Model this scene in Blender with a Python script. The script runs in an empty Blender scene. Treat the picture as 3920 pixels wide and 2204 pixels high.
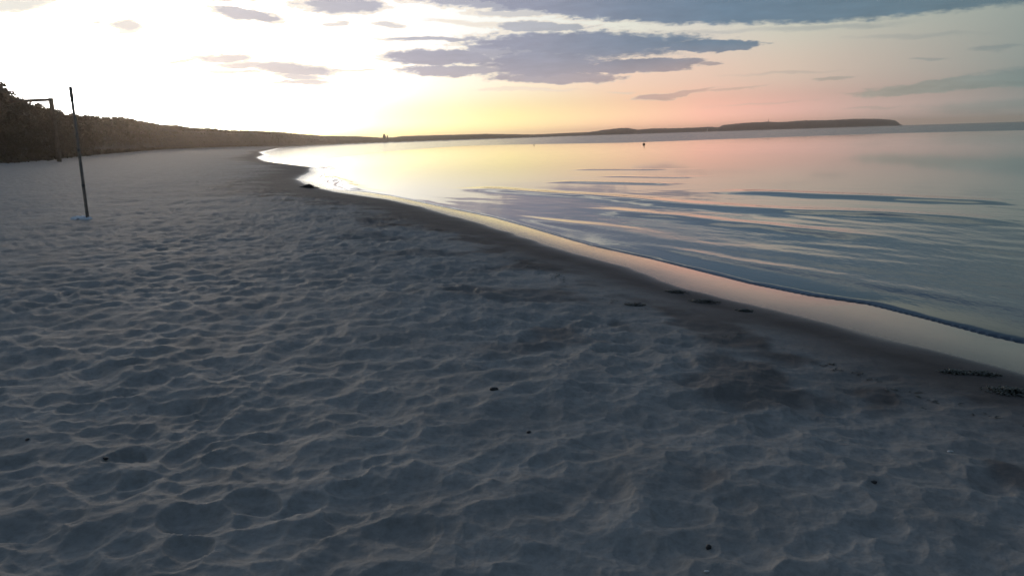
import bpy, math, random
import numpy as np
from mathutils import Vector, Matrix

# ------------------------------------------------------------------ scene set-up
sc = bpy.context.scene
COL = sc.collection
sc.view_settings.view_transform = 'Standard'
sc.view_settings.look = 'None'
sc.view_settings.exposure = 0.0
sc.view_settings.gamma = 1.0
sc.cycles.volume_bounces = 1
sc.cycles.max_bounces = 6
sc.cycles.diffuse_bounces = 3
sc.cycles.sample_clamp_indirect = 4
sc.cycles.use_denoising = True

EYE = 2.0                                   # camera above the water
PW, PH, FOC = 3920., 2204., 3017.           # photograph size and focal length, px
PITCH = math.atan(575.5/FOC); ROLL = math.atan(.0313)
FWD = np.array([0, math.cos(PITCH), -math.sin(PITCH)])
_R0 = np.array([1, 0, 0.]); _U0 = np.array([0, math.sin(PITCH), math.cos(PITCH)])
RIG = _R0*math.cos(ROLL)-_U0*math.sin(ROLL)
UPV = _U0*math.cos(ROLL)+_R0*math.sin(ROLL)

cd = bpy.data.cameras.new('camera'); cam = bpy.data.objects.new('camera', cd); COL.objects.link(cam)
cam.matrix_world = Matrix(((RIG[0], UPV[0], -FWD[0], 0), (RIG[1], UPV[1], -FWD[1], 0),
                           (RIG[2], UPV[2], -FWD[2], EYE), (0, 0, 0, 1)))
cd.sensor_width = 36; cd.lens = 36*FOC/PW; cd.clip_start = .05; cd.clip_end = 60000
sc.camera = cam

def ray(x, y): return FWD*FOC+RIG*(x-PW/2)-UPV*(y-PH/2)
def at(x, y, z=0.):
    d = ray(x, y); t = (z-EYE)/d[2]; return d[0]*t, d[1]*t
def azel(x, y):
    d = ray(x, y); return math.degrees(math.atan2(d[0], d[1])), math.degrees(math.atan2(d[2], math.hypot(d[0], d[1])))
def az_of(x): return azel(x, 526+(1960-x)*.0313)[0]
def polar(x, dist):
    a = math.radians(az_of(x)); return dist*math.sin(a), dist*math.cos(a)

# ------------------------------------------------------------------ sun (set behind the dune wood, only a soft low glow)
SUN_AZ, SUN_EL = -24.0, 5.2
sd = bpy.data.lights.new('sun', 'SUN'); sun = bpy.data.objects.new('sun', sd); COL.objects.link(sun)
sd.energy = 0.34; sd.angle = math.radians(14); sd.color = (1.0, .74, .50)
_a, _e = math.radians(SUN_AZ), math.radians(SUN_EL)
_dir = Vector((math.sin(_a)*math.cos(_e), math.cos(_a)*math.cos(_e), math.sin(_e)))
sun.rotation_euler = _dir.to_track_quat('Z', 'Y').to_euler()

# ------------------------------------------------------------------ world: dusk sky with clouds
def lin(c):
    return tuple(((v/255.)/12.92 if v/255. <= .04045 else ((v/255.+.055)/1.055)**2.4) for v in c)
world = bpy.data.worlds.new('World'); sc.world = world; world.use_nodes = True
nt = world.node_tree; nt.nodes.clear(); N = nt.nodes; Lk = nt.links
def math_node(op, a, b=None, c=None, clamp=False):
    n = N.new('ShaderNodeMath'); n.operation = op; n.use_clamp = clamp
    for i, v in enumerate((a, b, c)):
        if v is None: continue
        if isinstance(v, (int, float)): n.inputs[i].default_value = v
        else: Lk.new(v, n.inputs[i])
    return n.outputs[0]
def maprange(v, a, b, c=0., d=1., smooth=True):
    n = N.new('ShaderNodeMapRange'); n.interpolation_type = 'SMOOTHSTEP' if smooth else 'LINEAR'; n.clamp = True
    Lk.new(v, n.inputs[0])
    for i, q in enumerate((a, b, c, d)): n.inputs[i+1].default_value = q
    return n.outputs[0]
def mixc(f, a, b, mode='MIX'):
    n = N.new('ShaderNodeMix'); n.data_type = 'RGBA'; n.blend_type = mode; n.clamp_factor = True
    if isinstance(f, (int, float)): n.inputs[0].default_value = f
    else: Lk.new(f, n.inputs[0])
    for i, v in ((6, a), (7, b)):
        if isinstance(v, tuple): n.inputs[i].default_value = (*v, 1)
        else: Lk.new(v, n.inputs[i])
    return n.outputs[2]
def ramp(v, stops):
    n = N.new('ShaderNodeValToRGB'); Lk.new(v, n.inputs[0]); cr = n.color_ramp
    cr.interpolation = 'LINEAR'
    stops = [((a+45)/90, lin(c)) for a, c in stops]
    cr.elements[0].position = stops[0][0]; cr.elements[0].color = (*stops[0][1], 1)
    cr.elements[1].position = stops[-1][0]; cr.elements[1].color = (*stops[-1][1], 1)
    for p, c in stops[1:-1]:
        e = cr.elements.new(p); e.color = (*c, 1)
    return n.outputs[0]
tc = N.new('ShaderNodeTexCoord'); sp = N.new('ShaderNodeSeparateXYZ'); Lk.new(tc.outputs['Generated'], sp.inputs[0])
AZ = math_node('MULTIPLY', math_node('ARCTAN2', sp.outputs[0], sp.outputs[1]), 57.29578)
EL = math_node('MULTIPLY', math_node('ARCSINE', sp.outputs[2]), 57.29578)
T = math_node('MULTIPLY_ADD', AZ, 1/90., .5, clamp=True)
AZS = [-45, -33, -14, -8.7, 0, 8.3, 13.8, 19, 24, 32.7, 45]
WH = (255, 255, 255)
def R_(cols): return ramp(T, list(zip(AZS, cols)))
L0 = R_([(255, 205, 140), (255, 215, 140), (255, 238, 150), (255, 236, 155), (255, 226, 165), (255, 200, 165), (248, 186, 163), (215, 166, 150), (176, 152, 144), (132, 134, 132), (110, 118, 120)])
L1 = R_([(255, 240, 205), WH, (255, 252, 222), (255, 248, 200), (255, 238, 172), (255, 212, 172), (252, 190, 170), (226, 178, 166), (194, 166, 158), (138, 140, 138), (115, 125, 125)])
L2 = R_([WH, WH, WH, (255, 255, 248), (255, 242, 218), (248, 214, 192), (236, 204, 185), (217, 196, 180), (193, 180, 169), (143, 152, 149), (110, 130, 130)])
L3 = R_([WH, WH, WH, (252, 255, 255), (246, 246, 240), (229, 229, 217), (216, 213, 203), (202, 204, 190), (184, 188, 177), (149, 159, 154), (117, 132, 134)])
L4 = R_([(215, 222, 228), (222, 228, 234), (214, 222, 232), (190, 198, 212), (150, 162, 184), (112, 132, 158), (96, 120, 150), (88, 114, 144), (84, 108, 134), (78, 100, 120), (68, 88, 106)])
L5 = R_([(132, 150, 174), (136, 154, 178), (138, 156, 180), (134, 152, 180), (124, 146, 176), (112, 136, 168), (104, 130, 162), (98, 123, 156), (92, 116, 148), (84, 106, 136), (76, 96, 122)])
c = mixc(maprange(EL, .2, 1.4), L0, L1)
c = mixc(maprange(EL, 1.2, 4.0), c, L2)
c = mixc(maprange(EL, 3.5, 7.5), c, L3)
c = mixc(maprange(EL, 11.5, 16), c, L4)
c = mixc(maprange(EL, 18, 32), c, L5)
c = mixc(maprange(EL, 35, 80), c, lin((78, 100, 126)))
cgs = N.new('ShaderNodeVectorMath'); cgs.operation = 'SCALE'; Lk.new(c, cgs.inputs[0]); Lk.new(maprange(EL, .2, 2.5, 1.45, 1.), cgs.inputs['Scale']); c = cgs.outputs[0]
# the glow round the sun that has gone behind the wood
dx = math_node('SUBTRACT', AZ, SUN_AZ); dy = math_node('MULTIPLY', math_node('SUBTRACT', EL, 1.5), 1.25)
d2 = math_node('ADD', math_node('MULTIPLY', dx, dx), math_node('MULTIPLY', dy, dy))
g1 = math_node('EXPONENT', math_node('MULTIPLY', d2, -1/49.))
g2 = math_node('EXPONENT', math_node('MULTIPLY', d2, -1/170.))
glow = math_node('ADD', math_node('MULTIPLY_ADD', g1, 5.0, 1.), math_node('MULTIPLY', g2, 1.6))
cg = N.new('ShaderNodeVectorMath'); cg.operation = 'SCALE'; Lk.new(c, cg.inputs[0]); Lk.new(glow, cg.inputs['Scale'])
c = cg.outputs[0]
# clouds: soft ellipses in the sky, edges broken by noise (az, el in degrees)
cmb = N.new('ShaderNodeCombineXYZ'); Lk.new(AZ, cmb.inputs[0]); Lk.new(EL, cmb.inputs[1])
def wnoise(sx, sy, detail, rough=.55, off=0.):
    m = N.new('ShaderNodeMapping'); m.inputs['Scale'].default_value = (sx, sy, 1); m.inputs['Location'].default_value = (off, off*.7, 0)
    Lk.new(cmb.outputs[0], m.inputs[0])
    n = N.new('ShaderNodeTexNoise'); n.inputs['Scale'].default_value = 1; n.inputs['Detail'].default_value = detail
    n.inputs['Roughness'].default_value = rough; Lk.new(m.outputs[0], n.inputs['Vector'])
    return n
nz = wnoise(.35, 1.1, 4)
sub = N.new('ShaderNodeVectorMath'); sub.operation = 'SUBTRACT'; Lk.new(nz.outputs['Color'], sub.inputs[0]); sub.inputs[1].default_value = (.5, .5, .5)
mul = N.new('ShaderNodeVectorMath'); mul.operation = 'MULTIPLY'; Lk.new(sub.outputs[0], mul.inputs[0]); mul.inputs[1].default_value = (2.6, .75, 0)
add = N.new('ShaderNodeVectorMath'); add.operation = 'ADD'; Lk.new(cmb.outputs[0], add.inputs[0]); Lk.new(mul.outputs[0], add.inputs[1])
P = add.outputs[0]
fine = wnoise(1.1, 3.6, 6, .62, 3.1)
fn = math_node('MULTIPLY_ADD', fine.outputs[0], 1.15, -.575)
K = 3920/2576.
CL = [  # x, y, rx, ry, tilt, opacity, softness  (x, y, r in px of a 2576-wide view)
 (1900, -42, 900, 108, 1.6, 1, .16), (1400, 6, 520, 34, -2, .85, .5), (860, 14, 130, 24, 0, .85, .5), (1330, 34, 180, 12, 0, .6, .6), (1180, 5, 140, 14, 0, .5, .7),
 (620, 38, 104, 17, -8, .9, .4), (318, 66, 44, 18, 0, .8, .6), (245, 58, 15, 4, 0, .6, .8), (850, 60, 24, 6, 0, .55, .7),
 (976, 62, 46, 8, -6, .6, .7), (50, 8, 110, 22, 8, .7, .6), (550, -2, 90, 6, 0, .6, .6),
 (1470, 112, 355, 40, 0, 1, .55), (1790, 117, 135, 17, 3, 1, .25), (1090, 98, 145, 7, 0, .8, .6), (1370, 162, 220, 44, 0, 1, .6),
 (1110, 146, 160, 22, 0, .95, .4), (1140, 178, 150, 15, 0, .9, .4), (1600, 165, 190, 20, 3, 1, .3), (1400, 196, 190, 16, 1, .95, .4),
 (1360, 68, 150, 14, 0, .75, .5), (1780, 162, 42, 5, 0, .8, .6), (1270, 126, 120, 20, 0, .9, .4),
 (565, 148, 85, 11, 0, .8, .5), (450, 155, 38, 5, 6, .6, .6), (735, 175, 125, 17, -4, .85, .5), (640, 166, 120, 11, 0, .75, .6),
 (745, 194, 72, 8, -3, .75, .6), (590, 183, 70, 4, 0, .6, .6), (760, 207, 84, 5, 0, .7, .6), (900, 178, 90, 3, 0, .4, .8),
 (1690, 239, 120, 7, 8, .85, .5), (1640, 246, 52, 11, 0, .85, .5), (1830, 226, 120, 4, 6, .6, .8), (1900, 260, 160, 4, 3, .3, .9),
 (2400, 212, 290, 20, 6, 1., .4), (2600, 192, 200, 27, 5, .95, .45), (2095, 199, 76, 5, 3, .7, .7), (2220, 232, 130, 5, 2, .6, .8),
 (2330, 148, 54, 4, 2, .5, .9), (2500, 124, 80, 8, 3, .45, .9), (2200, 270, 90, 4, 2, .4, .9), (2480, 268, 190, 20, 3, .6, 1.),
 (2300, 90, 200, 8, 2, .2, 1.), (1750, 84, 240, 7, 2, .35, 1.), (2050, 70, 260, 9, 3, .3, 1.), (1180, 60, 130, 7, -3, .4, 1.), (1960, 186, 160, 5, 3, .35, 1.), (1330, 226, 160, 5, 0, .3, 1.), (1560, 232, 50, 3, 0, .3, .9),
]
dens = None
for (x, y, rx, ry, tilt, op, soft) in CL:
    a0, e0 = azel(x*K, y*K)
    ct, st = math.cos(math.radians(tilt)), math.sin(math.radians(tilt))
    a1, e1 = azel((x+20*ct)*K, (y-20*st)*K); a2, e2 = azel((x-20*st)*K, (y-20*ct)*K)
    ang = math.atan2(e1-e0, a1-a0); sx = math.hypot(a1-a0, e1-e0)/20*rx; sy = math.hypot(a2-a0, e2-e0)/20*ry
    m = N.new('ShaderNodeMapping'); m.vector_type = 'TEXTURE'; Lk.new(P, m.inputs[0])
    m.inputs['Location'].default_value = (a0, e0, 0); m.inputs['Rotation'].default_value = (0, 0, ang); m.inputs['Scale'].default_value = (sx, sy, 1)
    ln = N.new('ShaderNodeVectorMath'); ln.operation = 'LENGTH'; Lk.new(m.outputs[0], ln.inputs[0])
    q = math_node('MULTIPLY_ADD', fn, .75, ln.outputs['Value']) if ry < 60 else math_node('MULTIPLY_ADD', fn, .24, ln.outputs['Value'])
    v = maprange(q, 1.0+soft*.2, 1.0-soft*.7, 0, op)
    dens = v if dens is None else math_node('MAXIMUM', dens, v)
chi = ramp(T, [(-45, (180, 195, 195)), (-33, (182, 196, 194)), (-20, (164, 170, 186)), (-10, (158, 160, 180)), (-3, (150, 153, 175)), (3, (142, 149, 170)), (9, (118, 134, 156)), (15, (104, 128, 150)), (25, (98, 122, 138)), (33, (94, 116, 126)), (45, (85, 104, 114))])
clo = ramp(T, [(-45, (184, 188, 196)), (-15, (184, 184, 196)), (-5, (190, 176, 186)), (2, (176, 166, 176)), (8, (186, 164, 164)), (14, (208, 172, 158)), (20, (178, 166, 154)), (33, (122, 140, 140)), (45, (110, 124, 126))])
cc = mixc(maprange(EL, 2.2, 6.2), clo, chi)
st_ = wnoise(.5, 2.6, 5, .6, 8.4)
shade = math_node('ADD', math_node('MULTIPLY_ADD', nz.outputs[0], .30, .70), math_node('MULTIPLY', st_.outputs[0], .32))
cs = N.new('ShaderNodeVectorMath'); cs.operation = 'SCALE'; Lk.new(cc, cs.inputs[0]); Lk.new(shade, cs.inputs['Scale'])
cm = N.new('ShaderNodeVectorMath'); cm.operation = 'MINIMUM'; Lk.new(c, cm.inputs[0]); cm.inputs[1].default_value = (1.04, 1.04, 1.04)
c = mixc(maprange(dens, 0, .12, smooth=False), c, cm.outputs[0])
rim = math_node('MULTIPLY', maprange(dens, .02, .3), maprange(dens, .3, .8, 1, 0)); rim = math_node('MULTIPLY', rim, maprange(AZ, -5, 22, .55, .0))
c = mixc(dens, c, cs.outputs[0])
c = mixc(rim, c, lin((255, 240, 218)))
# behind the camera the dusk is blue and dim
c = mixc(maprange(sp.outputs[1], .55, -.25), c, mixc(maprange(EL, 0, 40), lin((98, 112, 128)), lin((78, 98, 120))))
# physical sky of the same low sun, faint, under the clouds
skyt = N.new('ShaderNodeTexSky'); skyt.sky_type = 'NISHITA'; skyt.sun_disc = False
skyt.sun_elevation = math.radians(SUN_EL); skyt.sun_rotation = math.radians(SUN_AZ)
bg1 = N.new('ShaderNodeBackground'); Lk.new(skyt.outputs[0], bg1.inputs[0]); bg1.inputs[1].default_value = .004
bg2 = N.new('ShaderNodeBackground'); Lk.new(c, bg2.inputs[0]); bg2.inputs[1].default_value = 1
ash = N.new('ShaderNodeAddShader'); Lk.new(bg1.outputs[0], ash.inputs[0]); Lk.new(bg2.outputs[0], ash.inputs[1])
wo = N.new('ShaderNodeOutputWorld'); Lk.new(ash.outputs[0], wo.inputs['Surface'])
world.cycles.sampling_method = 'MANUAL'; world.cycles.sample_map_resolution = 1024

# ------------------------------------------------------------------ numpy helpers
rng = np.random.default_rng(7); random.seed(5)
_G = rng.uniform(0, 2*math.pi, (256, 256)); _GX, _GY = np.cos(_G), np.sin(_G)
_J1, _J2, _J3 = rng.random((256, 256)), rng.random((256, 256)), rng.random((256, 256))
def perlin(x, y):
    xi = np.floor(x).astype(int); yi = np.floor(y).astype(int); fx = x-xi; fy = y-yi
    u = fx*fx*fx*(fx*(fx*6-15)+10); v = fy*fy*fy*(fy*(fy*6-15)+10)
    def g(i, j):
        a, b = (xi+i) & 255, (yi+j) & 255
        return _GX[a, b]*(fx-i)+_GY[a, b]*(fy-j)
    return (g(0, 0)*(1-u)+g(1, 0)*u)*(1-v)+(g(0, 1)*(1-u)+g(1, 1)*u)*v
def fbm(x, y, o=4):
    s = 0; a = 1
    for k in range(o): s = s+a*perlin(x*2**k+17*k, y*2**k-9*k); a *= .5
    return s
def pits(x, y, cell):
    """soft trodden pits: returns a height <= 0 with crests between the pits"""
    X, Y = x/cell, y/cell
    xi = np.floor(X).astype(int); yi = np.floor(Y).astype(int)
    tot = np.zeros_like(x)
    for i in (-1, 0, 1):
        for j in (-1, 0, 1):
            a, b = (xi+i) & 255, (yi+j) & 255
            ddx = X-(xi+i+.1+.8*_J1[a, b]); ddy = Y-(yi+j+.1+.8*_J2[a, b])
            an = _J3[a, b]*6.28; ca, sa = np.cos(an), np.sin(an)
            ex = (ddx*ca+ddy*sa)*(.8+.5*_J2[a, b]); ey = (-ddx*sa+ddy*ca)*1.25
            r2 = (ex*ex+ey*ey)/(.42+.35*_J3[a, b])**2
            dep = .25+.75*_J1[(a+31) & 255, (b+77) & 255]
            tot = np.minimum(tot, -dep*np.clip(1-r2, 0, 1)**.72)
    return tot
def sstep(a, b, x):
    t = np.clip((x-a)/(b-a), 0, 1); return t*t*(3-2*t)
def poly_dist(px, py, L):
    best = np.full(px.shape, 1e12)
    for (x0, y0), (x1, y1) in zip(L[:-1], L[1:]):
        vx, vy = x1-x0, y1-y0; l2 = vx*vx+vy*vy+1e-9
        t = np.clip(((px-x0)*vx+(py-y0)*vy)/l2, 0, 1)
        d = (px-x0-t*vx)**2+(py-y0-t*vy)**2
        best = np.minimum(best, d)
    return np.sqrt(best)
def inside(px, py, L):
    r = np.zeros(px.shape, bool)
    for (x0, y0), (x1, y1) in zip(L, L[1:]+L[:1]):
        if y0 == y1: continue
        cnd = ((y0 > py) != (y1 > py)) & (px < (x1-x0)*(py-y0)/(y1-y0)+x0)
        r ^= cnd
    return r

# ------------------------------------------------------------------ shore lines (metres on the ground)
ZA = .17
A_px = [(3920, 1440), (3634, 1359), (3482, 1321), (3162, 1237), (2797, 1154), (2546, 1085), (2386, 1024), (2226, 979), (2074, 933),
        (1960, 895), (1832, 857), (1715, 822), (1599, 790), (1482, 764), (1383, 750), (1284, 735), (1209, 719), (1185, 713), (1133, 686),
        (1155, 672), (1185, 659), (1182, 648), (1191, 640), (1127, 633), (1063, 624), (1010, 618), (981, 603), (1008, 592), (990, 583)]
A = [at(x, y, ZA) for x, y in A_px]
far_sh = [(1069, 520), (1162, 730), (1300, 940), (1482, 1140), (1859, 1480), (2138, 1980), (2500, 2580), (2754, 2880), (3108, 3180), (3380, 3480), (3450, 3600)]
farA = [polar(x, d) for x, d in far_sh]
nearA = [(60, -160), (22, -45), (9.5, -12), (6.2, -2.5), (4.6, 3.0)]
shore = nearA+A+farA
tip = [polar(3455, 4300), polar(3200, 6000), polar(2000, 8100)]
land_poly = shore+tip+[(-14000, 14000), (-14000, -14000), (60, -14000)]
B_px = [(3920, 1313), (3786, 1283), (3558, 1222), (3330, 1165), (3101, 1131), (2873, 1085), (2721, 1047), (2493, 990), (2264, 940), (2006, 864),
        (1890, 832), (1722, 797), (1500, 750), (1400, 735)]
Bl = [(62, -160), (24, -45), (11, -12), (7.6, -2.5), (5.9, 3.0)]+[at(x, y, 0) for x, y in B_px]
# from here on the swash is a narrow band along A
Bl += [(x+.9, y+.6) for x, y in A[16:]]+[(x+3, y-3) for x, y in farA]
film_poly = Bl+tip+[(-14000, 14000), (-14000, -14000), (60, -14000)]

edge = [(-3000, 62), (-1500, 74), (-600, 86), (0, 100), (166, 122), (298, 175), (373, 215), (500, 290), (626, 370), (859, 450), (975, 500), (1069, 560),
        (1162, 760), (1300, 960), (1482, 1165), (1859, 1510), (2138, 2010), (2500, 2610), (2754, 2910), (3108, 3210), (3447, 3620)]
E_az = np.array([az_of(x) for x, _ in edge]); E_d = np.array([float(d) for _, d in edge])
def edge_dist(az): return np.exp(np.interp(az, E_az, np.log(E_d)))
Zf_x = [(-3000, 1.0), (0, 1.03), (166, 1.03), (298, 1.07), (373, 1.14), (500, 1.23), (626, 1.6), (859, 1.75), (975, 1.7), (1069, 1.2), (1162, 1.1), (1482, 1.5), (3447, 3)]
Zf_az = np.array([az_of(x) for x, _ in Zf_x]); Zf = np.array([z for _, z in Zf_x])

def ground(x, y, relief=True):
    x = np.atleast_1d(np.asarray(x, float)); y = np.atleast_1d(np.asarray(y, float))
    r = np.hypot(x, y); az = np.degrees(np.arctan2(x, y))
    dA = poly_dist(x, y, shore); dB = poly_dist(x, y, Bl)
    land = inside(x, y, land_poly); film = inside(x, y, film_poly) & ~land
    s = np.where(land, dA, -dA)
    wob = 0.
    # dry beach profile: smooth wet foreshore, low berm, then a slow rise to the foot of the dunes
    D = edge_dist(az); zf = np.interp(az, Zf_az, Zf)
    h = ZA+.30*(1-np.exp(-np.maximum(s, 0)/3.0))
    t = np.clip((r-8)/np.maximum(D-8, 1), 0, 1)
    front = np.where(np.abs(az) < 90, 1., .0)
    rise = np.clip(s, 0, 60)/60*np.where(az < 20, 1, 0)
    w = np.clip(s/(s+np.maximum(D-r, 0)+1e-6), 0, 1)**1.3
    h = h+(zf-.4)*np.where(r < D, w*t**.35, 1)*sstep(0, 6, s)
    h = h+np.clip((r-D)/60, 0, 1)*1.5*(s > 0)
    zb = ZA*np.clip(dB/(dA+dB+1e-6), 0, 1)
    zs = np.where(film, zb, np.maximum(-.10*dB-.02, -1.5))
    z = np.where(land, h, zs)
    if relief:
        k = sstep(.25, 2.6, s)*(1-.3*sstep(10, 35, r))*(1-sstep(35, 120, r))
        wx = x+.09*perlin(x*2.1+5, y*2.1)+.022*perlin(x*8+5, y*8); wy = y+.09*perlin(x*2.1-7, y*2.1+3)+.022*perlin(x*8-7, y*8+3)
        p = pits(wx, wy, .27)*.040+pits(wx+31.3, wy-11.7, .19)*.020
        p += pits(wx*1.0-77.1, wy+41.3, .42)*.027+pits(wx*1.0+9.1, wy+4.3, .12)*.008
        u = fbm(x*.55+3, y*.55, 3)*.045+fbm(x*3.1, y*3.1, 4)*.016+perlin(x*19, y*19)*.0022
        # trodden berm edge is lower and lumpier near the wet line
        berm = np.exp(-((s-2.6)/1.3)**2)*(.5+perlin(x*.9, y*.9))*.05
        rough_ = np.exp(-((s-2.9)/1.5)**2)
        z = z+rough_*k*(pits(wx+3.3, wy+8.8, .27)*.030+fbm(x*4, y*4, 3)*.012)
        z = z+k*(p*np.clip(.75+.9*perlin(x*.31+9, y*.31), .25, 1.3)+u+berm)
        z = z+np.where(land, sstep(0, .5, s)*(1-k)*fbm(x*1.3, y*1.3, 2)*.008, 0)
    return z, s, film, dA, dB
def gz(x, y): return float(ground(x, y)[0][0])
def hit(px, py):
    d = ray(px, py); z = .4
    for _ in range(25):
        t = (z-EYE)/d[2]; x, y = d[0]*t, d[1]*t; z = .5*z+.5*gz(x, y)
    return x, y, gz(x, y)

# ------------------------------------------------------------------ material helpers
def material(name):
    m = bpy.data.materials.new(name); m.use_nodes = True
    return m, m.node_tree, m.node_tree.nodes['Principled BSDF']
class NB:
    def __init__(s, nt): s.nt = nt
    def n(s, t, **k):
        o = s.nt.nodes.new(t)
        for a, b in k.items(): setattr(o, a, b)
        return o
    def l(s, a, b): s.nt.links.new(a, b)
    def attr(s, name):
        o = s.n('ShaderNodeAttribute'); o.attribute_name = name; return o.outputs['Fac']
    def noise(s, scale, detail=3, rough=.5, vec=None, stretch=None):
        o = s.n('ShaderNodeTexNoise'); o.inputs['Scale'].default_value = scale; o.inputs['Detail'].default_value = detail; o.inputs['Roughness'].default_value = rough
        t = s.n('ShaderNodeTexCoord').outputs['Object'] if vec is None else vec
        if stretch:
            m = s.n('ShaderNodeMapping'); m.inputs['Scale'].default_value = stretch[0]; m.inputs['Rotation'].default_value = (0, 0, stretch[1]); s.l(t, m.inputs[0]); t = m.outputs[0]
        s.l(t, o.inputs['Vector']); return o.outputs[0]
    def rng(s, v, a, b, c, d):
        o = s.n('ShaderNodeMapRange'); o.interpolation_type = 'SMOOTHSTEP'; s.l(v, o.inputs[0])
        for i, q in enumerate((a, b, c, d)): o.inputs[i+1].default_value = q
        return o.outputs[0]
    def mix(s, f, a, b):
        o = s.n('ShaderNodeMix'); o.data_type = 'RGBA'
        if isinstance(f, (int, float)): o.inputs[0].default_value = f
        else: s.l(f, o.inputs[0])
        for i, v in ((6, a), (7, b)):
            if isinstance(v, tuple): o.inputs[i].default_value = (*v, 1)
            else: s.l(v, o.inputs[i])
        return o.outputs[2]
    def mathn(s, op, a, b):
        o = s.n('ShaderNodeMath'); o.operation = op
        for i, v in enumerate((a, b)):
            if isinstance(v, (int, float)): o.inputs[i].default_value = v
            else: s.l(v, o.inputs[i])
        return o.outputs[0]
    def bump(s, h, dist, strength=1., nrm=None):
        o = s.n('ShaderNodeBump'); o.inputs['Distance'].default_value = dist
        if isinstance(strength, (int, float)): o.inputs['Strength'].default_value = strength
        else: s.l(strength, o.inputs['Strength'])
        s.l(h, o.inputs['Height'])
        if nrm is not None: s.l(nrm, o.inputs['Normal'])
        return o.outputs[0]

def simple(name, ca, cb, scale, rough=.8, bump=0.):
    m, t, p = material(name); b = NB(t)
    f = b.noise(scale, 4, .6); b.l(b.mix(b.rng(f, .35, .65, 0, 1), ca, cb), p.inputs['Base Color'])
    p.inputs['Roughness'].default_value = rough
    if bump: b.l(b.bump(f, bump, .6), p.inputs['Normal'])
    return m

# sand
M_sand, t, p = material('beach_sand'); b = NB(t)
wet, film_a, dune = b.attr('wet'), b.attr('film'), b.attr('dune')
n1 = b.noise(1.7, 5, .6); n2 = b.noise(24, 4, .65); n3 = b.noise(.22, 3, .5)
dry = b.mix(b.rng(n1, .3, .7, 0, 1), (.27, .255, .232), (.345, .326, .298))
dry = b.mix(b.rng(n2, .35, .75, 0, .5), dry, (.175, .162, .145))
wetc = b.mix(b.rng(n1, .35, .65, 0, 1), (.082, .068, .060), (.12, .10, .088))
wf = b.mathn('ADD', wet, b.rng(n3, .35, .65, -.12, .12))
col = b.mix(b.rng(wf, .12, .62, 0, 1), dry, wetc)
col = b.mix(film_a, col, (.05, .045, .045))
col = b.mix(dune, col, (.13, .11, .06))
b.l(col, p.inputs['Base Color'])
ro = b.mathn('SUBTRACT', .66, b.mathn('MULTIPLY', film_a, .58)); b.l(ro, p.inputs['Roughness'])
b.l(b.mathn('ADD', .04, b.mathn('MULTIPLY', film_a, .7)), p.inputs['Specular IOR Level'])
st = b.mathn('MULTIPLY', b.mathn('SUBTRACT', 1.0, film_a), .6)
nb1 = b.bump(n2, .012, st)
b.l(nb1, p.inputs['Normal'])

# sea
M_sea, t, p = material('sea_water'); b = NB(t)
rip, ruf = b.attr('ripple'), b.attr('ruffle')
b.l(b.mix(rip, (.020, .032, .042), (.05, .088, .135)), p.inputs['Base Color'])
p.inputs['IOR'].default_value = 1.38
b.l(b.mathn('ADD', b.mathn('ADD', b.mathn('MULTIPLY', ruf, .20), .03), b.mathn('MULTIPLY', rip, .15)), p.inputs['Roughness'])
w1 = b.noise(2.2, 4, .6, stretch=((1.0, .38, 1), math.radians(-62)))
w2 = b.noise(7.5, 4, .6, stretch=((1.0, .5, 1), math.radians(-72)))
w3 = b.noise(.5, 3, .55, stretch=((.35, 1.0, 1), math.radians(8)))
h1 = b.mathn('ADD', b.mathn('MULTIPLY', w1, 1.0), b.mathn('MULTIPLY', w2, .35))
bn = b.bump(h1, .055, b.mathn('ADD', b.mathn('MULTIPLY', rip, .34), .02))
b.l(b.bump(w3, .05, b.mathn('MULTIPLY', ruf, .3), bn), p.inputs['Normal'])

M_needle = simple('pine_needles', (.07, .06, .034), (.10, .082, .045), .9, .75)
M_bark = simple('bark', (.06, .042, .03), (.11, .08, .055), 6, .9, .01)
M_under = simple('undergrowth', (.07, .06, .034), (.10, .082, .045), .35, .85)
M_wood_far = simple('far_canopy', (.065, .055, .038), (.095, .075, .052), .03, .85)
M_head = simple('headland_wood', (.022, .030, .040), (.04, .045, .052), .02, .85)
M_pole = simple('weathered_wood', (.19, .155, .125), (.29, .24, .195), 9, .7, .004)
M_cap = simple('dark_metal', (.07, .062, .056), (.12, .105, .09), 14, .5)
M_beam = simple('timber', (.10, .075, .05), (.18, .13, .09), 2.5, .75, .01)
M_cloth = simple('pale_cloth', (.62, .64, .66), (.8, .8, .8), 18, .7, .004)
M_weed = simple('seaweed', (.022, .024, .012), (.05, .045, .024), 16, .45, .004)
M_stone = simple('dark_stone', (.018, .017, .017), (.05, .045, .042), 40, .6, .002)
M_shell = simple('shell', (.5, .48, .44), (.7, .68, .64), 60, .4)
M_buoy = simple('buoy_plastic', (.09, .025, .015), (.14, .04, .02), 3, .5)
M_sail = simple('sail_cloth', (.75, .72, .68), (.85, .82, .78), .5, .7)
M_hull = simple('hull_paint', (.6, .6, .6), (.75, .74, .72), .8, .4)

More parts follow.
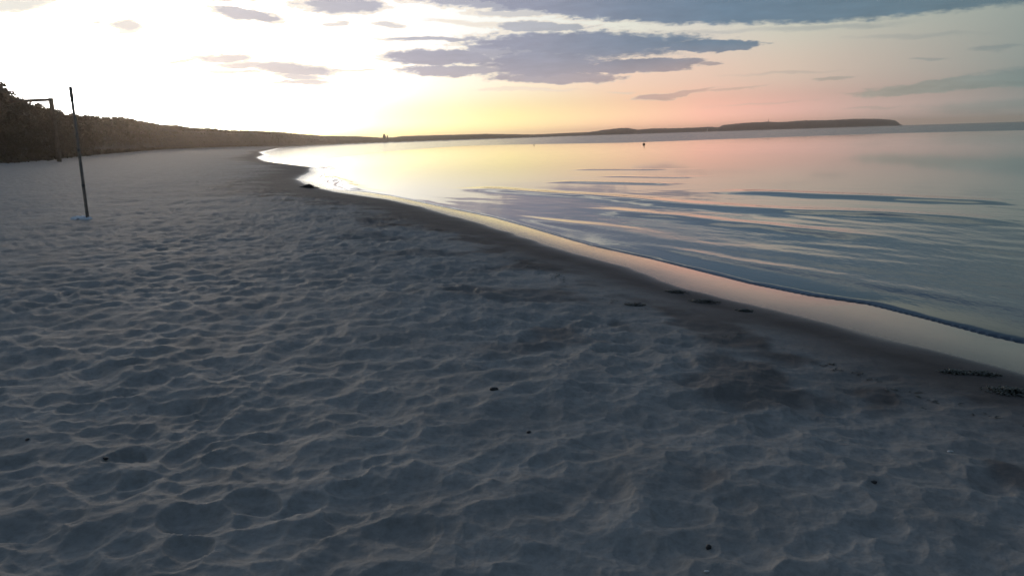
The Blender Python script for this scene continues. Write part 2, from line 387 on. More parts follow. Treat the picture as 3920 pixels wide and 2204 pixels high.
# ------------------------------------------------------------------ object helpers
def tag(o, label=None, cat=None, group=None, kind=None):
    if label: o['label'] = label
    if cat: o['category'] = cat
    if group: o['group'] = group
    if kind: o['kind'] = kind
    return o
def mesh_obj(name, v, f, mat, parent=None, smooth=False, loc=None):
    me = bpy.data.meshes.new(name)
    v = np.asarray(v, dtype=np.float32)
    if isinstance(f, np.ndarray):
        nf, k = f.shape
        me.vertices.add(len(v)); me.vertices.foreach_set('co', v.ravel())
        me.loops.add(nf*k); me.loops.foreach_set('vertex_index', f.astype(np.int32).ravel())
        me.polygons.add(nf); me.polygons.foreach_set('loop_start', np.arange(0, nf*k, k, dtype=np.int32))
        me.update(calc_edges=True)
    else:
        me.from_pydata([tuple(q) for q in v.tolist()], [], f); me.update()
    if smooth: me.polygons.foreach_set('use_smooth', np.ones(len(me.polygons), bool)); me.update()
    me.materials.append(mat)
    o = bpy.data.objects.new(name, me); COL.objects.link(o)
    if parent: o.parent = parent
    if loc is not None: o.location = loc
    return o
def set_attr(o, name, arr):
    a = o.data.attributes.new(name, 'FLOAT', 'POINT'); a.data.foreach_set('value', np.asarray(arr, np.float32))
def empty(name, loc, rz=0):
    o = bpy.data.objects.new(name, None); COL.objects.link(o); o.location = loc; o.rotation_euler = (0, 0, rz); o.empty_display_size = .2; return o
def tube(pts, rad, n=8, cap=True):
    """tapered tube along points; returns verts, faces"""
    V, Fc = [], []
    pts = [Vector(q) for q in pts]
    for i, q in enumerate(pts):
        d = (pts[min(i+1, len(pts)-1)]-pts[max(i-1, 0)]).normalized()
        a = d.orthogonal().normalized() if abs(d.z) < .9 else Vector((1, 0, 0)); a = (a-d*a.dot(d)).normalized(); bb = d.cross(a)
        for k in range(n):
            w = 2*math.pi*k/n; V.append(tuple(q+(a*math.cos(w)+bb*math.sin(w))*rad[i]))
    for i in range(len(pts)-1):
        for k in range(n):
            Fc.append((i*n+k, i*n+(k+1) % n, (i+1)*n+(k+1) % n, (i+1)*n+k))
    if cap: Fc.append(tuple(range(n-1, -1, -1))); Fc.append(tuple((len(pts)-1)*n+k for k in range(n)))
    return V, Fc
def join(parts):
    V, Fc = [], []
    for v, f in parts:
        o = len(V); V += list(v); Fc += [tuple(i+o for i in q) for q in f]
    return V, Fc
def box(cx, cy, cz, sx, sy, sz, bev=0.):
    V = [(cx+i*sx/2, cy+j*sy/2, cz+k*sz/2) for k in (-1, 1) for j in (-1, 1) for i in (-1, 1)]
    return V, [(0, 2, 3, 1), (4, 5, 7, 6), (0, 1, 5, 4), (2, 6, 7, 3), (0, 4, 6, 2), (1, 3, 7, 5)]
def copy_tree(root, loc, rz, sc3):
    r = root.copy(); COL.objects.link(r); r.location = loc; r.rotation_euler = (0, 0, rz); r.scale = sc3
    for ch in root.children:
        q = ch.copy(); COL.objects.link(q); q.parent = r
    return r

# ------------------------------------------------------------------ beach: polar sheet, fine near the viewer
def rows(segs):
    r = []
    for a, bb, k in segs: r += list(np.exp(np.arange(math.log(a), math.log(bb), k)))
    return np.array(r)
azs = np.concatenate([np.arange(-46, 46.01, .065), np.arange(48, 314, 2.)])
def polar_sheet(rs, az):
    a = np.radians(az); X = rs[:, None]*np.sin(a)[None]; Y = rs[:, None]*np.cos(a)[None]
    nr, na = X.shape; I = np.arange(nr*na).reshape(nr, na); J = np.roll(I, -1, 1)
    Fq = np.stack([I[:-1], J[:-1], J[1:], I[1:]], -1).reshape(-1, 4)[:, ::-1]
    return X.ravel(), Y.ravel(), Fq
def finish(name, x, y, z, Fq, mat, attrs):
    used = np.zeros(len(x), bool); used[Fq.ravel()] = True
    idx = np.cumsum(used)-1
    o = mesh_obj(name, np.stack([x, y, z], 1)[used], idx[Fq], mat, smooth=True)
    for k, v in attrs.items(): set_attr(o, k, v[used])
    return o
rs = np.concatenate([[.05], rows([(.4, 2.4, .03), (2.4, 6, .0042), (6, 15, .0065), (15, 45, .010), (45, 400, .016), (400, 8000, .03)]), [8000.]])
x, y, Fq = polar_sheet(rs, azs)
z, s, film, dA, dB = ground(x, y)
deep = (~film) & (s < 0) & (dB > 12+.02*np.hypot(x, y))
Fq = Fq[~deep[Fq].all(1)]
wetv = np.where(s > 0, np.exp(-np.maximum(s, 0)/np.where(np.hypot(x, y) > 30, 2.6, .95+1.65*sstep(9, 30, np.hypot(x, y)))), 1.)
# film thins out to nothing at the upper rim of the swash
sw = s+.14*fbm(x*.8, y*.8, 3)+.03; filmv = np.where(sw > 0, np.exp(-sw/.14), 1.)
filmv = filmv*np.where(film, 1-.34*np.clip(dB/(dA+dB+1e-6), 0, 1)**1.5, .6)
damp = sstep(.02, .35, fbm(x*.9+4, y*.9-6, 4))*sstep(.5, 1.2, s)*(1-sstep(3.2, 4.6, s))*(np.hypot(x, y) < 40)
wetv = np.clip(wetv+.24*damp, 0, 1)
az_ = np.degrees(np.arctan2(x, y))
dunev = sstep(-3, 3, np.hypot(x, y)-edge_dist(az_))*(s > 0)
beach = finish('ground', x, y, z, Fq, M_sand, dict(wet=wetv, film=np.clip(filmv, 0, 1), dune=dunev))
tag(beach, 'trodden sandy beach curving along the bay', kind='structure')

# ------------------------------------------------------------------ sea with low swells running in
C7 = lambda L: [at(1960+q[0]/1.314, 560+q[1]/1.314, 0) for q in L]
swells = [  # line, height, half width
 (C7([(950, 222), (1400, 242), (1800, 257), (2200, 274), (2700, 292)]), .075, .70),
 (C7([(-250, 205), (0, 228), (400, 252), (800, 287), (1200, 312), (1500, 327), (1900, 345), (2300, 370), (2700, 392)]), .064, .65),
 (C7([(350, 305), (800, 352), (1100, 388), (1400, 417), (1700, 445), (2100, 470)]), .052, .5),
 (C7([(-200, 330), (100, 372), (500, 425), (900, 492), (1300, 540), (1800, 600), (2400, 690)]), .024, .5),
 (C7([(240, 118), (850, 119)]), .030, .6), (C7([(150, 178), (500, 184), (870, 194)]), .034, .5), (C7([(400, 150), (1000, 158)]), .02, .6),
 ([at(*q) for q in [(1187, 668), (1240, 680), (1284, 693), (1319, 712), (1400, 738)]], .16, .45), ([at(*q) for q in [(1205, 640), (1226, 641), (1256, 650)]], .12, .5), ([at(*q) for q in [(1400, 738), (1600, 770), (1720, 805)]], .05, .3),
 (C7([(560, 470), (1000, 560), (1500, 640), (2100, 750), (2700, 850)]), .014, .22),
]
rs2 = np.concatenate([rows([(3.0, 9, .008), (9, 60, .0055), (60, 300, .012), (300, 8000, .04)]), [8000.]])
az2 = np.concatenate([np.arange(-46, 46.01, .075), np.arange(48, 314, 2.)])
x, y, Fq = polar_sheet(rs2, az2)
r = np.hypot(x, y)
dB = poly_dist(x, y, Bl); ins = inside(x, y, film_poly); sB = np.where(ins, -dB, dB)
keep = sB > -(.35+.01*r)
Fq = Fq[keep[Fq].any(1)]
z = np.zeros_like(x)
near = (r < 90) & (sB > -1)
xn, yn, sn = x[near], y[near], sB[near]
wx = xn+.3*fbm(xn*.22, yn*.22, 2); wy = yn+.3*fbm(xn*.22+40, yn*.22, 2)
h = np.zeros_like(xn)
for L, hh, wd in swells:
    d = poly_dist(wx, wy, L); mod = np.clip(.85+.8*perlin(xn*.13+hh*900, yn*.13), .25, 1.3)
    Ln = math.hypot(L[-1][0]-L[0][0], L[-1][1]-L[0][1])
    e0 = np.hypot(xn-L[0][0], yn-L[0][1]); e1 = np.hypot(xn-L[-1][0], yn-L[-1][1])
    tp_ = (sstep(.2, min(4., .3*Ln), e0)*sstep(.1, min(2., .25*Ln), e1)) if hh < .1 else 1
    h += hh*np.exp(-(d/wd)**2)*mod*tp_
# small lip where the last wave meets the swash
sl = sn+.07*fbm(xn*1.3, yn*1.3, 3); lip = sstep(.0, .12, sl)*.009-.003*sstep(.13, .9, sl)
back = np.clip(sn, 0, 1)*.0
h = h*sstep(.15, .9, sn)+lip+back
rz = 1-sstep(14, 34, np.hypot(xn, yn))
h += rz*sstep(.4, 1.5, sn)*(fbm(xn*1.1+.5*yn, yn*.6, 2)*.010)
z[near] = h
z -= np.where(sB < 0, .02+.5*np.clip(-sB, 0, .4), 0)
ripv = (1-sstep(8, 24, r))*sstep(.15, 1.2, sB)
ripv = np.clip(ripv*(.75+.8*fbm(x*.25, y*.12, 2)), 0, 1)
bound = np.interp(np.degrees(np.arctan2(x, y)), [-30, -14, -8, -3, 8.5, 18.9, 25.5, 32.6, 45], [60, 90, 160, 230, 181, 203, 225, 212, 205])
rufv = sstep(-.03, .06, (r-bound*(1+.02*perlin(x*.02, y*.02)))/bound)*np.interp(np.degrees(np.arctan2(x, y)), [-14, -2, 6], [.3, .55, 1])
sea = finish('sea', x, y, z, Fq, M_sea, dict(ripple=ripv, ruffle=rufv))
tag(sea, kind='structure')

# ------------------------------------------------------------------ woods
sky_px = [(-3000, 250), (-1500, 300), (-400, 262), (-120, 300), (0, 330), (8, 347), (18, 355), (32, 360), (41, 365), (55, 375), (69, 380), (90, 386), (102, 397), (117, 403), (156, 403), (180, 410), (207, 421), (235, 431), (249, 438),
          (265, 436), (311, 448), (331, 447), (389, 454), (439, 452), (491, 456), (542, 466), (603, 478), (673, 482), (700, 487), (766, 492), (812, 492), (860, 499), (952, 501), (1068, 506), (1162, 515), (1231, 520),
          (1362, 522), (1455, 527), (1510, 526), (1533, 522), (1700, 517), (1859, 513), (2045, 515), (2185, 509), (2255, 506), (2310, 498), (2371, 491), (2404, 490), (2441, 497), (2500, 492), (2600, 491), (2713, 486), (2754, 488), (2766, 479),
          (2860, 470), (2925, 468), (2940, 465), (2955, 468), (2990, 468), (3078, 462), (3167, 461), (3285, 455), (3367, 456), (3410, 459), (3427, 462), (3440, 470), (3449, 479)]
S_az = np.array([azel(*q)[0] for q in sky_px]); S_el = np.radians([azel(*q)[1] for q in sky_px])
def top_z(az, d): return EYE+d*np.tan(np.interp(az, S_az, S_el))

def canopy(name, a0, a1, step, prof, mat, jit, seed, lo=0.):
    """a wood seen as one mass: real depth, lumpy top; prof = (depth, share of the height)"""
    az = np.arange(a0, a1+1e-6, step); D = edge_dist(az); n = len(az)
    V = []; rws = []
    deps = [q[0] for q in prof]; sh = [q[1] for q in prof]
    for j, (dp, hh) in enumerate(zip(deps, sh)):
        d = D+dp*np.maximum(1, D/500); tz = top_z(az, d); g = np.interp(az, Zf_az, Zf)-.4
        ph = az*D*.0175
        nsf = jit*(fbm(ph*.12+seed+j*3.3, ph*0+j*1.7, 4)+.6*perlin(ph*.5+seed, ph*0+j*2.3))
        zz = g+np.maximum(tz-g, .5)*hh*(1+nsf) if hh > 0 else g-.5
        dd = d+perlin(ph*.3+seed*2, ph*0+j)*np.maximum(1, D/500)*2
        rws.append(np.stack([dd*np.sin(np.radians(az)), dd*np.cos(np.radians(az)), zz+0*az], 1))
    V = np.concatenate(rws); m = len(deps)
    I = np.arange(m*n).reshape(m, n)
    Fq = np.stack([I[:-1, :-1], I[:-1, 1:], I[1:, 1:], I[1:, :-1]], -1).reshape(-1, 4)
    return mesh_obj(name, V, Fq, mat)
# leaf-clump cloud helper: many small tilted quads
def leaf_quads(C, S, flat=1.):
    n = len(C); u = rng.normal(size=(n, 3)); u /= np.linalg.norm(u, axis=1)[:, None]
    w = rng.normal(size=(n, 3)); w -= u*(w*u).sum(1)[:, None]; w /= np.linalg.norm(w, axis=1)[:, None]
    S = np.asarray(S)[:, None]
    V = np.stack([C-u*S-w*S*.6, C+u*S-w*S*.6, C+u*S*.7+w*S*.6, C-u*S*.7+w*S*.6], 1).reshape(-1, 3)
    return V, np.arange(4*n).reshape(n, 4)

def pine_crown(seed, lean):
    r = random.Random(seed); C, S = [], []
    nb = 64
    for k in range(nb):
        t = k/(nb-1); zc = .16+.80*t
        env = (.24*(1-t)**.75+.035) if lean < .5 else .22*math.sin(math.pi*min(1, .12+.86*t))**.7+.02
        a = r.uniform(0, 6.28); rr = env*r.uniform(.25, 1.0)
        cx, cy = rr*math.cos(a), rr*math.sin(a); sz = .055*(1.15-.55*t)
        for _ in range(34):
            C.append((cx+r.gauss(0, sz), cy+r.gauss(0, sz), zc+r.gauss(0, sz*.55))); S.append(.019*r.uniform(.6, 1.5))
    for _ in range(90):
        C.append((r.gauss(0, .014), r.gauss(0, .014), r.uniform(.86, .99))); S.append(.012)
    return leaf_quads(np.array(C), S)
def make_pine(seed, lean):
    root = empty('pine_tree', (0, 0, 0))
    V, Fq = pine_crown(seed, lean); mesh_obj('crown', V, Fq, M_needle, root)
    r = random.Random(seed)
    pts = [(r.gauss(0, .004)*k, r.gauss(0, .004)*k, .97*k/6) for k in range(7)]
    parts = [tube(pts, [.022*(1-.85*k/6) for k in range(7)], 7)]
    for k in range(9):
        zc = .2+.07*k; a = r.uniform(0, 6.28); L = .17*(1-zc*.75)
        parts.append(tube([(0, 0, zc), (L*.6*math.cos(a), L*.6*math.sin(a), zc+.02), (L*math.cos(a), L*math.sin(a), zc+.05)], [.007, .004, .002], 5))
    V, Fc = join(parts); mesh_obj('trunk', V, Fc, M_bark, root)
    return root
protos = [make_pine(11, 0), make_pine(12, 1), make_pine(13, 0), make_pine(14, 1), make_pine(15, 0)]
used = [False]*len(protos)
GRP = 'pines of the dune wood'
def put_pine(px, dist, height, width=1., which=None, label=None, group=None):
    k = random.randrange(5) if which is None else which
    X, Y = polar(px, dist); loc = (X, Y, float(ground(X, Y, False)[0][0])-.3)
    s3 = (height*width, height*width, height); rz_ = random.uniform(0, 6.28)
    if not used[k]:
        used[k] = True; o = protos[k]; o.location = loc; o.rotation_euler = (0, 0, rz_); o.scale = s3
    else: o = copy_tree(protos[k], loc, rz_, s3)
    o['label'] = label or 'dark pine among the many alike in the dune wood'
    o['category'] = 'tree'
    o['group'] = group or GRP
    return o
cnt = 0
for row, (dp, fr) in enumerate([(3, .42), (8, .60), (14, .78), (20, .90), (27, .985)]):
    px = -260.
    while px < 330:
        D = float(edge_dist(np.array([az_of(px)]))[0]); d = D+dp+random.uniform(-2, 2)
        a = az_of(px); X, Y = polar(px, d); g = 1.2
        H = float(top_z(a, d))-g
        H *= fr*random.uniform(.93, 1.03)*(.97 if row == 4 else 1)
        if cnt < 262:
            put_pine(px, d, H+.3, random.uniform(1.0, 1.35), None,
                     (('low bushy pine in the front row', 'low rounded pine in the second row', 'middling pine half way up the slope', 'tall pine just below the skyline', 'tall pine making the skyline')[row]
                     + (' of the dune wood at the left edge' if px < 0 else ' of the dune wood behind the timber frame' if px < 215 else ' of the dune wood between frame and pole' if px < 290 else ' of the dune wood just right of the pole'))); cnt += 1
        px += (3.2 if row > 2 else 3.8)*FOC/d*.30*random.uniform(.7, 1.3)*(1+.3*(row < 2))
# the singular skyline trees
for px, ytop, lab, wd, wh in [(3, 326, 'tallest pine of the dune wood, cut by the left edge of the photo', 1.5, 0),
                              (32, 351, 'small pointed pine standing alone on the skyline between the left edge and the timber frame', .8, 0)]:
    D = 134.; a, e = azel(px, ytop); H = EYE+D*math.tan(math.radians(e))-1.0
    o = put_pine(px, D, H, wd, wh, lab); del o['group']
# the wood behind and under the single trees, then the mass of the wood along the bay
w = canopy('dune_wood_canopy', -62, az_of(345), .03, [(1.0, 0), (1.5, .12), (5, .30), (10, .52), (16, .70), (24, .84), (34, .90), (60, .86), (70, 0)], M_under, .16, 3.)
tag(w, 'dark brushy undergrowth filling the dune wood behind the beach', 'undergrowth', kind='stuff')
w = canopy('bay_wood', az_of(335), az_of(2260), .018, [(1.0, 0), (2, .16), (6, .40), (12, .66), (20, .86), (30, .965), (60, .97), (90, .9), (110, 0)], M_wood_far, .085, 8.)
tag(w, 'long low wood following the bay behind the narrowing beach', 'wood', kind='stuff')
# tree tops standing out of the bay wood (still part of the same mass)
C, S = [], []
for _ in range(5200):
    px = 335+random.random()**1.25*1900; a = az_of(px); D = float(edge_dist(np.array([a]))[0]); sc_ = max(1, D/500)
    dp = random.choice((4, 9, 14, 20, 26, 30, 34))*sc_; d = D+dp
    fr = float(np.interp(dp/sc_, [2, 6, 12, 20, 30], [.3, .45, .7, .9, 1.0])); g = 1.0
    H = (float(top_z(a, d))-g)*fr*random.uniform(.96, 1.05); X, Y = polar(px, d); hs = min(4.0, H*.5)*random.uniform(.7, 1.2)*min(1., .7+d/1500)
    for k in range(26):
        t_ = random.random(); rr = hs*.34*(1-t_)+.15
        C.append((X+random.gauss(0, rr*.6), Y+random.gauss(0, rr*.6), g+H-hs+hs*t_)); S.append(random.uniform(.25, .5)*hs*.22)
V, Fq = leaf_quads(np.array(C), S)
o = mesh_obj('bay_wood_tops', V, Fq, M_needle); tag(o, 'ragged tree tops of the wood along the bay', 'wood', kind='stuff')
# low scrub and marram at the foot of the dunes
C, S = [], []
for _ in range(9000):
    px = random.uniform(-500, 1000); a = az_of(px); D = float(edge_dist(np.array([a]))[0]); d = D+random.uniform(-1.5, 7)
    X, Y = polar(px, d); hgt = random.uniform(.2, 1.3)*(1 if d > D else .5)
    zg = float(np.interp(a, Zf_az, Zf))
    for k in range(4):
        C.append((X+random.gauss(0, .4), Y+random.gauss(0, .4), zg-.1+hgt*random.random())); S.append(random.uniform(.12, .3))
V, Fq = leaf_quads(np.array(C), S)
o = mesh_obj('dune_scrub', V, Fq, M_under); tag(o, 'olive brown scrub and grass where the sand meets the dune wood', 'scrub', kind='stuff')
# the headland
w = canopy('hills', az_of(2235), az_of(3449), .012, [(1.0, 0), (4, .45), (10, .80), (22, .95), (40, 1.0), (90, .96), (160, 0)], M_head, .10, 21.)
tag(w, 'wooded headland ending in a steep cliff on the far side of the bay', kind='structure')

# two far trees over the low shore
for px, base, top, wpx, lab in [(1472, 531, 514, 12, 'round tree clump standing up alone over the low far shore, left of its small neighbour'),
                                (1484, 530, 518, 5, 'small narrow tree just right of the round tree clump on the far shore')]:
    d = 1175.; H = (base-top+4)/FOC*d; W_ = wpx/FOC*d; X, Y = polar(px, d); _, e = azel(px, base+4); zb = EYE+d*math.tan(math.radians(e))-2
    root = empty('tree', (X, Y, zb)); tag(root, lab, 'tree')
    n = 900; tt = rng.random(n); rr = np.sqrt(rng.random(n))*W_*.5*np.sin(np.pi*np.clip(.15+.8*tt, 0, 1)); an = rng.random(n)*6.28
    V, Fq = leaf_quads(np.stack([rr*np.cos(an), rr*np.sin(an), 2+H*(.12+.88*tt)], 1), .03*H*(1+rng.random(n)))
    mesh_obj('crown', V, Fq, M_needle, root)
    V, Fc = tube([(0, 0, 0), (0, 0, 2+H*.7)], [.25, .1], 6); mesh_obj('trunk', V, Fc, M_bark, root)
# mast on the headland
X, Y = polar(2941, 3290); zt = EYE+3290*math.tan(math.radians(azel(2941, 466)[1]))
root = empty('mast', (X, Y, zt-8)); tag(root, 'thin mast standing up from the ridge of the wooded headland', 'mast')
V, Fc = tube([(0, 0, 0), (0, 0, 10), (0, 0, 18)], [1.0, .8, .5], 8); mesh_obj('shaft', V, Fc, M_cap, root)
V, Fc = tube([(0, 0, 7.2), (0, 0, 7.6), (0, 0, 10.4), (0, 0, 10.8)], [1.2, 1.9, 1.9, 1.1], 10); mesh_obj('base', V, Fc, M_cap, root)
# sailing boat off the headland
X, Y = at(2703, 508.5); d0 = math.hypot(X, Y); X, Y = X/d0*2700, Y/d0*2700
root = empty('sailing_boat', (X, Y, 0), math.radians(-20)); tag(root, 'tiny heeling boat with one pale sail before the headland', 'boat'); root.rotation_euler = (0, math.radians(24), math.radians(-10))
V = []; ns = 9
for i in range(ns):
    u_ = i/(ns-1)*2-1; wd = 1.4*(1-abs(u_)**2.2)+.05
    V += [(u_*4.5, -wd, 1.1), (u_*4.5, -wd*.5, -.1), (u_*4.5, 0, -.5), (u_*4.5, wd*.5, -.1), (u_*4.5, wd, 1.1)]
Fc = [(i*5+k, i*5+k+1, i*5+k+6, i*5+k+5) for i in range(ns-1) for k in range(4)]+[(i*5+4, i*5, i*5+5, i*5+9) for i in range(ns-1)]
mesh_obj('hull', V, Fc, M_hull, root)
V, Fc = tube([(0, 0, .5), (0, 0, 15)], [.1, .06], 6); mesh_obj('mast', V, Fc, M_cap, root)
V, Fc = [], []
for i in range(9):
    t_ = i/8
    for j in range(6):
        q = j/5; V.append((.15+q*3.6*(1-t_)+.02, .45*math.sin(math.pi*q)*(1-t_), 2+12.6*t_))
for i in range(8):
    for j in range(5): Fc.append((i*6+j, i*6+j+1, i*6+j+7, i*6+j+6))
n0 = len(V); V += [(a_, b_+.05, c_) for a_, b_, c_ in V]; Fc += [tuple(n0+k for k in f[::-1]) for f in Fc]
mesh_obj('sail', V, Fc, M_sail, root)

# buoys
def buoy(px, py, s_, lab):
    X, Y = at(px, py); root = empty('buoy', (X, Y, 0)); tag(root, lab, 'buoy')
    prof = [(-.25, .05), (-.2, .22), (0, .30), (.16, .29), (.28, .20), (.34, .09), (.36, .02)]
    V, Fc = tube([(0, 0, z_*s_) for z_, _ in prof], [r_*s_ for _, r_ in prof], 16); mesh_obj('float', V, Fc, M_buoy, root, True)
    V, Fc = tube([(0, 0, .33*s_), (.06*s_, 0, .8*s_)], [.045*s_, .035*s_], 8); mesh_obj('rod', V, Fc, M_cap, root)
    V, Fc = tube([(.04*s_, 0, .62*s_), (.05*s_, 0, .66*s_), (.06*s_, 0, .82*s_), (.06*s_, 0, .86*s_)], [.03*s_, .11*s_, .11*s_, .03*s_], 10); mesh_obj('topmark', V, Fc, M_cap, root)
buoy(2465, 553.5, .75, 'dark buoy on the water below the headland, the nearer and larger of two')
buoy(2044, 556, .42, 'tiny faint buoy on the bright water, the smaller and more distant of two')

# ------------------------------------------------------------------ the net pole and the white cloth at its foot
X, Y, Z = hit(336, 838)
dist = math.hypot(X, Y)
ytop = 333; e_t = azel(268, ytop)[1]; Hp = EYE+dist*math.tan(math.radians(e_t))-Z
root = empty('pole', (X, Y, Z)); tag(root, 'tall thin wooden pole standing upright in the sand on the left', 'pole')
V, Fc = tube([(0, 0, -.4), (0, 0, .9), (.004, 0, 1.9), (0, 0, Hp-.32)], [.036, .034, .032, .029], 12); mesh_obj('shaft', V, Fc, M_pole, root, True)
V, Fc = join([tube([(0, 0, Hp-.325), (0, 0, Hp-.30), (0, 0, Hp-.02), (0, 0, Hp)], [.030, .035, .035, .030], 12),
              tube([(.03, 0, Hp-.22), (.065, 0, Hp-.22), (.075, 0, Hp-.19), (.07, 0, Hp-.15)], [.008, .008, .008, .006], 6)])
mesh_obj('cap', V, Fc, M_cap, root)
for zc in (.75, 1.55):
    V, Fc = tube([(0, 0, zc), (0, 0, zc+.01), (0, 0, zc+.05), (0, 0, zc+.06)], [.034, .037, .037, .033], 12); mesh_obj('band', V, Fc, M_cap, root)
X, Y, Z = hit(314, 838)
n = 26; V = []; Fc = []
for i in range(n):
    for j in range(n):
        u_, v_ = i/(n-1)*2-1, j/(n-1)*2-1
        rr = max(0, 1-(u_*u_+v_*v_*.9))
        V.append((X+u_*.23+.012*math.sin(v_*7), Y+v_*.17+.012*math.sin(u_*9), gz(X+u_*.23, Y+v_*.17)-.01+rr**.5*.075+.020*float(perlin(np.array([u_*2.3+1]), np.array([v_*2.3]))[0])+.010*math.sin(u_*11+v_*5)*(rr > .05)))
Fc = [(i*n+j, (i+1)*n+j, (i+1)*n+j+1, i*n+j+1) for i in range(n-1) for j in range(n-1)]
o = mesh_obj('cloth', V, Fc, M_cloth, None, True); tag(o, 'crumpled white cloth lying on the sand at the foot of the tall pole', 'cloth')

# timber frame at the foot of the dunes
Df = 117.; XR, YR = polar(222, Df); XL, YL = polar(50, Df+7)
zr = float(ground(XR, YR, False)[0][0])
zt = EYE+Df*math.tan(math.radians(azel(197, 376)[1])); zt2 = EYE+(Df+7)*math.tan(math.radians(azel(60, 384)[1]))
root = empty('timber_frame', (XR, YR, zr)); tag(root, 'tall goal-like timber frame of posts and a crossbeam at the foot of the dune wood', 'frame')
vx, vy = XL-XR, YL-YR; L_ = math.hypot(vx, vy); ux, uy = vx/L_, vy/L_
def beam(p0, p1, w_, h_):
    p0, p1 = Vector(p0), Vector(p1); d = (p1-p0).normalized(); a = Vector((0, 0, 1)).cross(d) if abs(d.z) < .9 else Vector((ux, uy, 0)); a.normalize(); bb = d.cross(a)
    V = []
    for q in (p0, p1):
        for i, j in ((-1, -.8), (-.8, -1), (.8, -1), (1, -.8), (1, .8), (.8, 1), (-.8, 1), (-1, .8)): V.append(tuple(q+a*i*w_/2+bb*j*h_/2))
    return V, [tuple(range(7, -1, -1)), tuple(range(8, 16))]+[(k, (k+1) % 8, 8+(k+1) % 8, 8+k) for k in range(8)]
for (qx, qy, top) in ((0, 0, zt-zr), (vx, vy, zt2-zr)):
    V, Fc = beam((qx, qy, -.6), (qx, qy, top), .42, .42); mesh_obj('post', V, Fc, M_beam, root)
V, Fc = beam((ux*.22, uy*.22, zt-zr-.19), (vx-ux*.22, vy-uy*.22, zt2-zr-.19), .34, .34); mesh_obj('crossbeam', V, Fc, M_beam, root)

# two dark bushes at the far dune foot
for px, py, w_, h_, lab in [(559, 577, 1.0, 1.1, 'small dark upright bush at the far foot of the dunes'), (543, 578, 2.6, 2.0, 'reddish brown rounded bush at the far dune foot, beside the small dark one')]:
    a = az_of(px); d = float(edge_dist(np.array([a]))[0])-3; X, Y = polar(px, d); zg = float(ground(X, Y, False)[0][0])
    n = 500; an = rng.random(n)*6.28; ph = rng.random(n); rr = np.sqrt(rng.random(n))*w_*.5*np.sqrt(1-ph**2*.8)
    V, Fq = leaf_quads(np.stack([rr*np.cos(an), rr*np.sin(an), ph*h_], 1), .06+.05*rng.random(n))
    root = empty('bush', (X, Y, zg)); tag(root, lab, 'bush')
    mesh_obj('foliage', V, Fq, M_needle if w_ < 2 else M_under, root)
    V, Fc = join([tube([(0, 0, -.1), (.15*math.cos(k*2.1), .15*math.sin(k*2.1), h_*.5), (.3*math.cos(k*2.1), .3*math.sin(k*2.1), h_*.8)], [.03, .02, .01], 5) for k in range(3)]); mesh_obj('stems', V, Fc, M_bark, root)

# ------------------------------------------------------------------ seaweed clumps and small things on the sand
def scraps(cx, cy, w_, dpt, hgt, n, size, r_):
    """wrack: many small curled strips matted together"""
    V, Fc = [], []
    for k in range(n):
        a = r_.uniform(0, 6.28); q = min(abs(r_.gauss(0, .40)), .9); x, y = cx+q*w_*.5*math.cos(a), cy+q*dpt*.5*math.sin(a)
        z0 = gz(x, y)+.002+hgt*math.exp(-q*q*3)*r_.random(); b0 = r_.uniform(0, 6.28); o = len(V); wd = size*r_.uniform(.15, .4); L = size*r_.uniform(.8, 2.2)
        for m_ in range(4):
            b0 += r_.uniform(-.7, .7)
            if m_: x += L/3*math.cos(b0); y += L/3*math.sin(b0)
            zz = z0+math.sin(math.pi*m_/3)*size*.5
            V.append((x-wd*math.sin(b0), y+wd*math.cos(b0), zz)); V.append((x+wd*math.sin(b0), y-wd*math.cos(b0), zz+r_.uniform(-.3, .3)*wd))
        Fc += [(o+2*m_, o+2*m_+1, o+2*m_+3, o+2*m_+2) for m_ in range(3)]
    return V, Fc
def weed(px, py, w_, dpt, hgt, lab, seed):
    X, Y, Z = hit(px, py)
    V, Fc = scraps(X, Y, w_*.85, dpt*.85, hgt*.45, 420, .019, random.Random(seed)); o = mesh_obj('seaweed_clump', V, Fc, M_weed)
    tag(o, lab, 'seaweed', 'seaweed thrown up along the waterline')
weed(3860, 1500, .45, .28, .05, 'dark olive seaweed clump at the right edge, biggest of those by the swash', 1)
weed(3760, 1432, .34, .18, .035, 'dark green seaweed clump at the right, between the biggest clump and the wet sand', 2)
weed(3650, 1425, .26, .16, .03, 'thin dark seaweed clump at the right, leftmost of the group near the right edge', 3)
weed(2700, 1155, .45, .30, .04, 'flat brown-green seaweed clump beside the middle of the smooth wet sand band', 4)
weed(2590, 1118, .34, .26, .035, 'brownish seaweed clump just above and left of the flat brown-green one', 5)
weed(2430, 1168, .28, .22, .03, 'small dark seaweed tangle lying higher up on the dry sand', 6)
weed(2850, 1190, .22, .16, .03, 'small dark seaweed tangle at the lower rim of the wet sand band', 7)
X, Y = A[16]
V, Fc = scraps(X-.15, Y-.5, .9, .7, .14, 620, .05, random.Random(4)); o = mesh_obj('seaweed_clump', V, Fc, M_weed)
tag(o, 'dark heap of seaweed at the water edge where the shore bends into the little bay', 'seaweed', 'seaweed thrown up along the waterline')

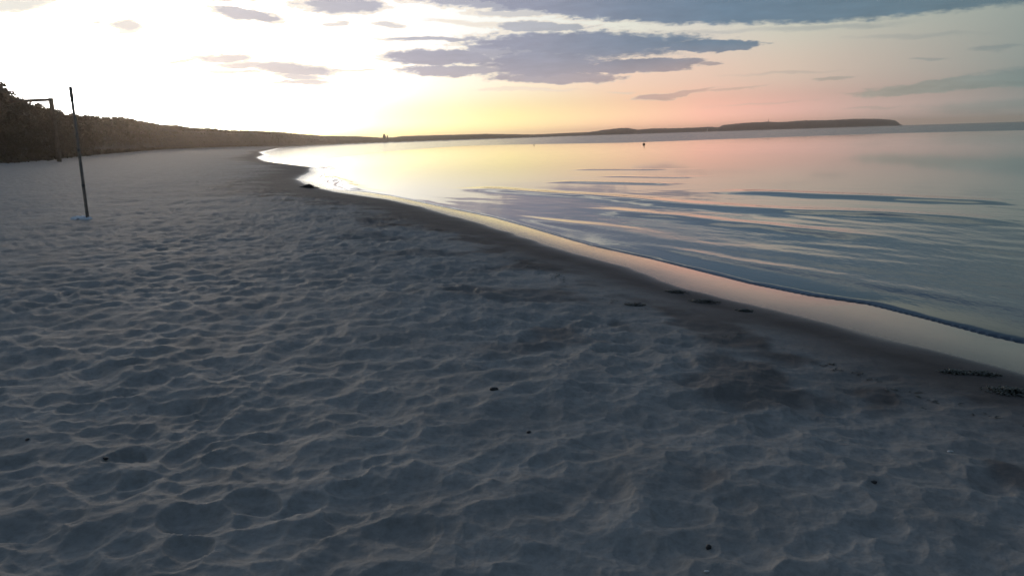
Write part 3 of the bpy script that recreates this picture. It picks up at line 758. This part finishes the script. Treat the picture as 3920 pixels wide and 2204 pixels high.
# thin broken wrack line a step above the smooth wet sand
V, Fc = [], []; r_ = random.Random(9); Apts = [(4.6, 3.0)]+A[:16]
for (x0, y0), (x1, y1) in zip(Apts[:-1], Apts[1:]):
    L_ = math.hypot(x1-x0, y1-y0); nx, ny = -(y1-y0)/L_, (x1-x0)/L_
    for k in range(int(L_*34)):
        t_ = r_.random(); X = x0+(x1-x0)*t_; Y = y0+(y1-y0)*t_
        m_ = float(perlin(np.array([X*.9+3]), np.array([Y*.9]))[0])
        if m_ < -.08+.3*r_.random(): continue
        q = 1.15+.35*float(perlin(np.array([X*.6]), np.array([Y*.6+7]))[0])+abs(r_.gauss(0, .10))
        X += nx*q; Y += ny*q; zz = gz(X, Y)+.003; b0 = r_.uniform(0, 6.28); sl_ = .012+.02*r_.random(); wd = sl_*.3; o_ = len(V)
        for c_ in range(3):
            b0 += r_.uniform(-.6, .6); X += sl_*math.cos(b0)*(c_ > 0); Y += sl_*math.sin(b0)*(c_ > 0)
            V += [(X-wd*math.sin(b0), Y+wd*math.cos(b0), zz+.006*(c_ == 1)), (X+wd*math.sin(b0), Y-wd*math.cos(b0), zz+.004)]
        Fc += [(o_, o_+1, o_+3, o_+2), (o_+2, o_+3, o_+5, o_+4)]
o = mesh_obj('wrack', V, Fc, M_weed); tag(o, 'thin broken line of dark weed scraps along the upper rim of the wet sand', 'seaweed', kind='stuff')

def chip(name, px, py, sx, sy, sz, mat, lab, cat, seed):
    X, Y, Z = hit(px, py); r_ = random.Random(seed); V = []; n1_, n2_ = 10, 7
    k1, k2 = r_.uniform(0, 6), r_.uniform(0, 6)
    for i in range(n2_):
        ph = math.pi*i/(n2_-1)
        for j in range(n1_):
            th = 2*math.pi*j/n1_; q = 1+.18*math.sin(2*th+k1)+.10*math.sin(3*th+k2+ph)
            V.append((X+sx*q*math.sin(ph)*math.cos(th), Y+sy*q*math.sin(ph)*math.sin(th), Z+sz*.4+sz*math.cos(ph)))
    Fc = [(i*n1_+j, (i+1)*n1_+j, (i+1)*n1_+(j+1) % n1_, i*n1_+(j+1) % n1_) for i in range(n2_-1) for j in range(n1_)]
    o = mesh_obj(name, V, Fc, mat, None, True); tag(o, lab, cat)
chip('pebble', 1891, 1492, .026, .016, .014, M_stone, 'dark pebble on the open sand near the middle of the photo, topmost of the pebbles', 'pebble', 1)
chip('pebble', 2024, 1655, .014, .010, .008, M_stone, 'tiny dark pebble below and right of the topmost one on the sand', 'pebble', 2)
chip('pebble', 3345, 1847, .015, .010, .009, M_stone, 'dark pebble on a sand crest at the lower right', 'pebble', 3)
chip('pebble', 2712, 2097, .010, .012, .012, M_stone, 'small dark pebble near the bottom edge, right of the middle', 'pebble', 4)
chip('pebble', 401, 1756, .024, .010, .008, M_stone, 'flat dark pebble on the trodden sand at the lower left', 'pebble', 5)
chip('pebble', 105, 1683, .014, .010, .008, M_stone, 'small dark pebble close to the left edge of the sand', 'pebble', 6)
chip('shell', 3637, 1729, .015, .010, .006, M_shell, 'small pale shell on the dark sand at the right', 'shell', 7)
chip('shell', 2705, 2187, .010, .006, .004, M_shell, 'tiny pale shell at the very bottom edge of the sand', 'shell', 8)

# ------------------------------------------------------------------ haze
V, Fc = box(0, 0, 26, 17400, 17400, 60)
mh = bpy.data.materials.new('air'); mh.use_nodes = True; t = mh.node_tree; t.nodes.clear()
pv = t.nodes.new('ShaderNodeVolumePrincipled'); pv.inputs['Color'].default_value = (1, .86, .74, 1); pv.inputs['Density'].default_value = 1.6e-4
pv.inputs['Anisotropy'].default_value = .90
oo = t.nodes.new('ShaderNodeOutputMaterial'); t.links.new(pv.outputs[0], oo.inputs['Volume'])
hz = mesh_obj('haze', V, Fc, mh); tag(hz, 'thin evening haze over the bay', 'haze', kind='stuff'); hz['kind'] = 'stuff'
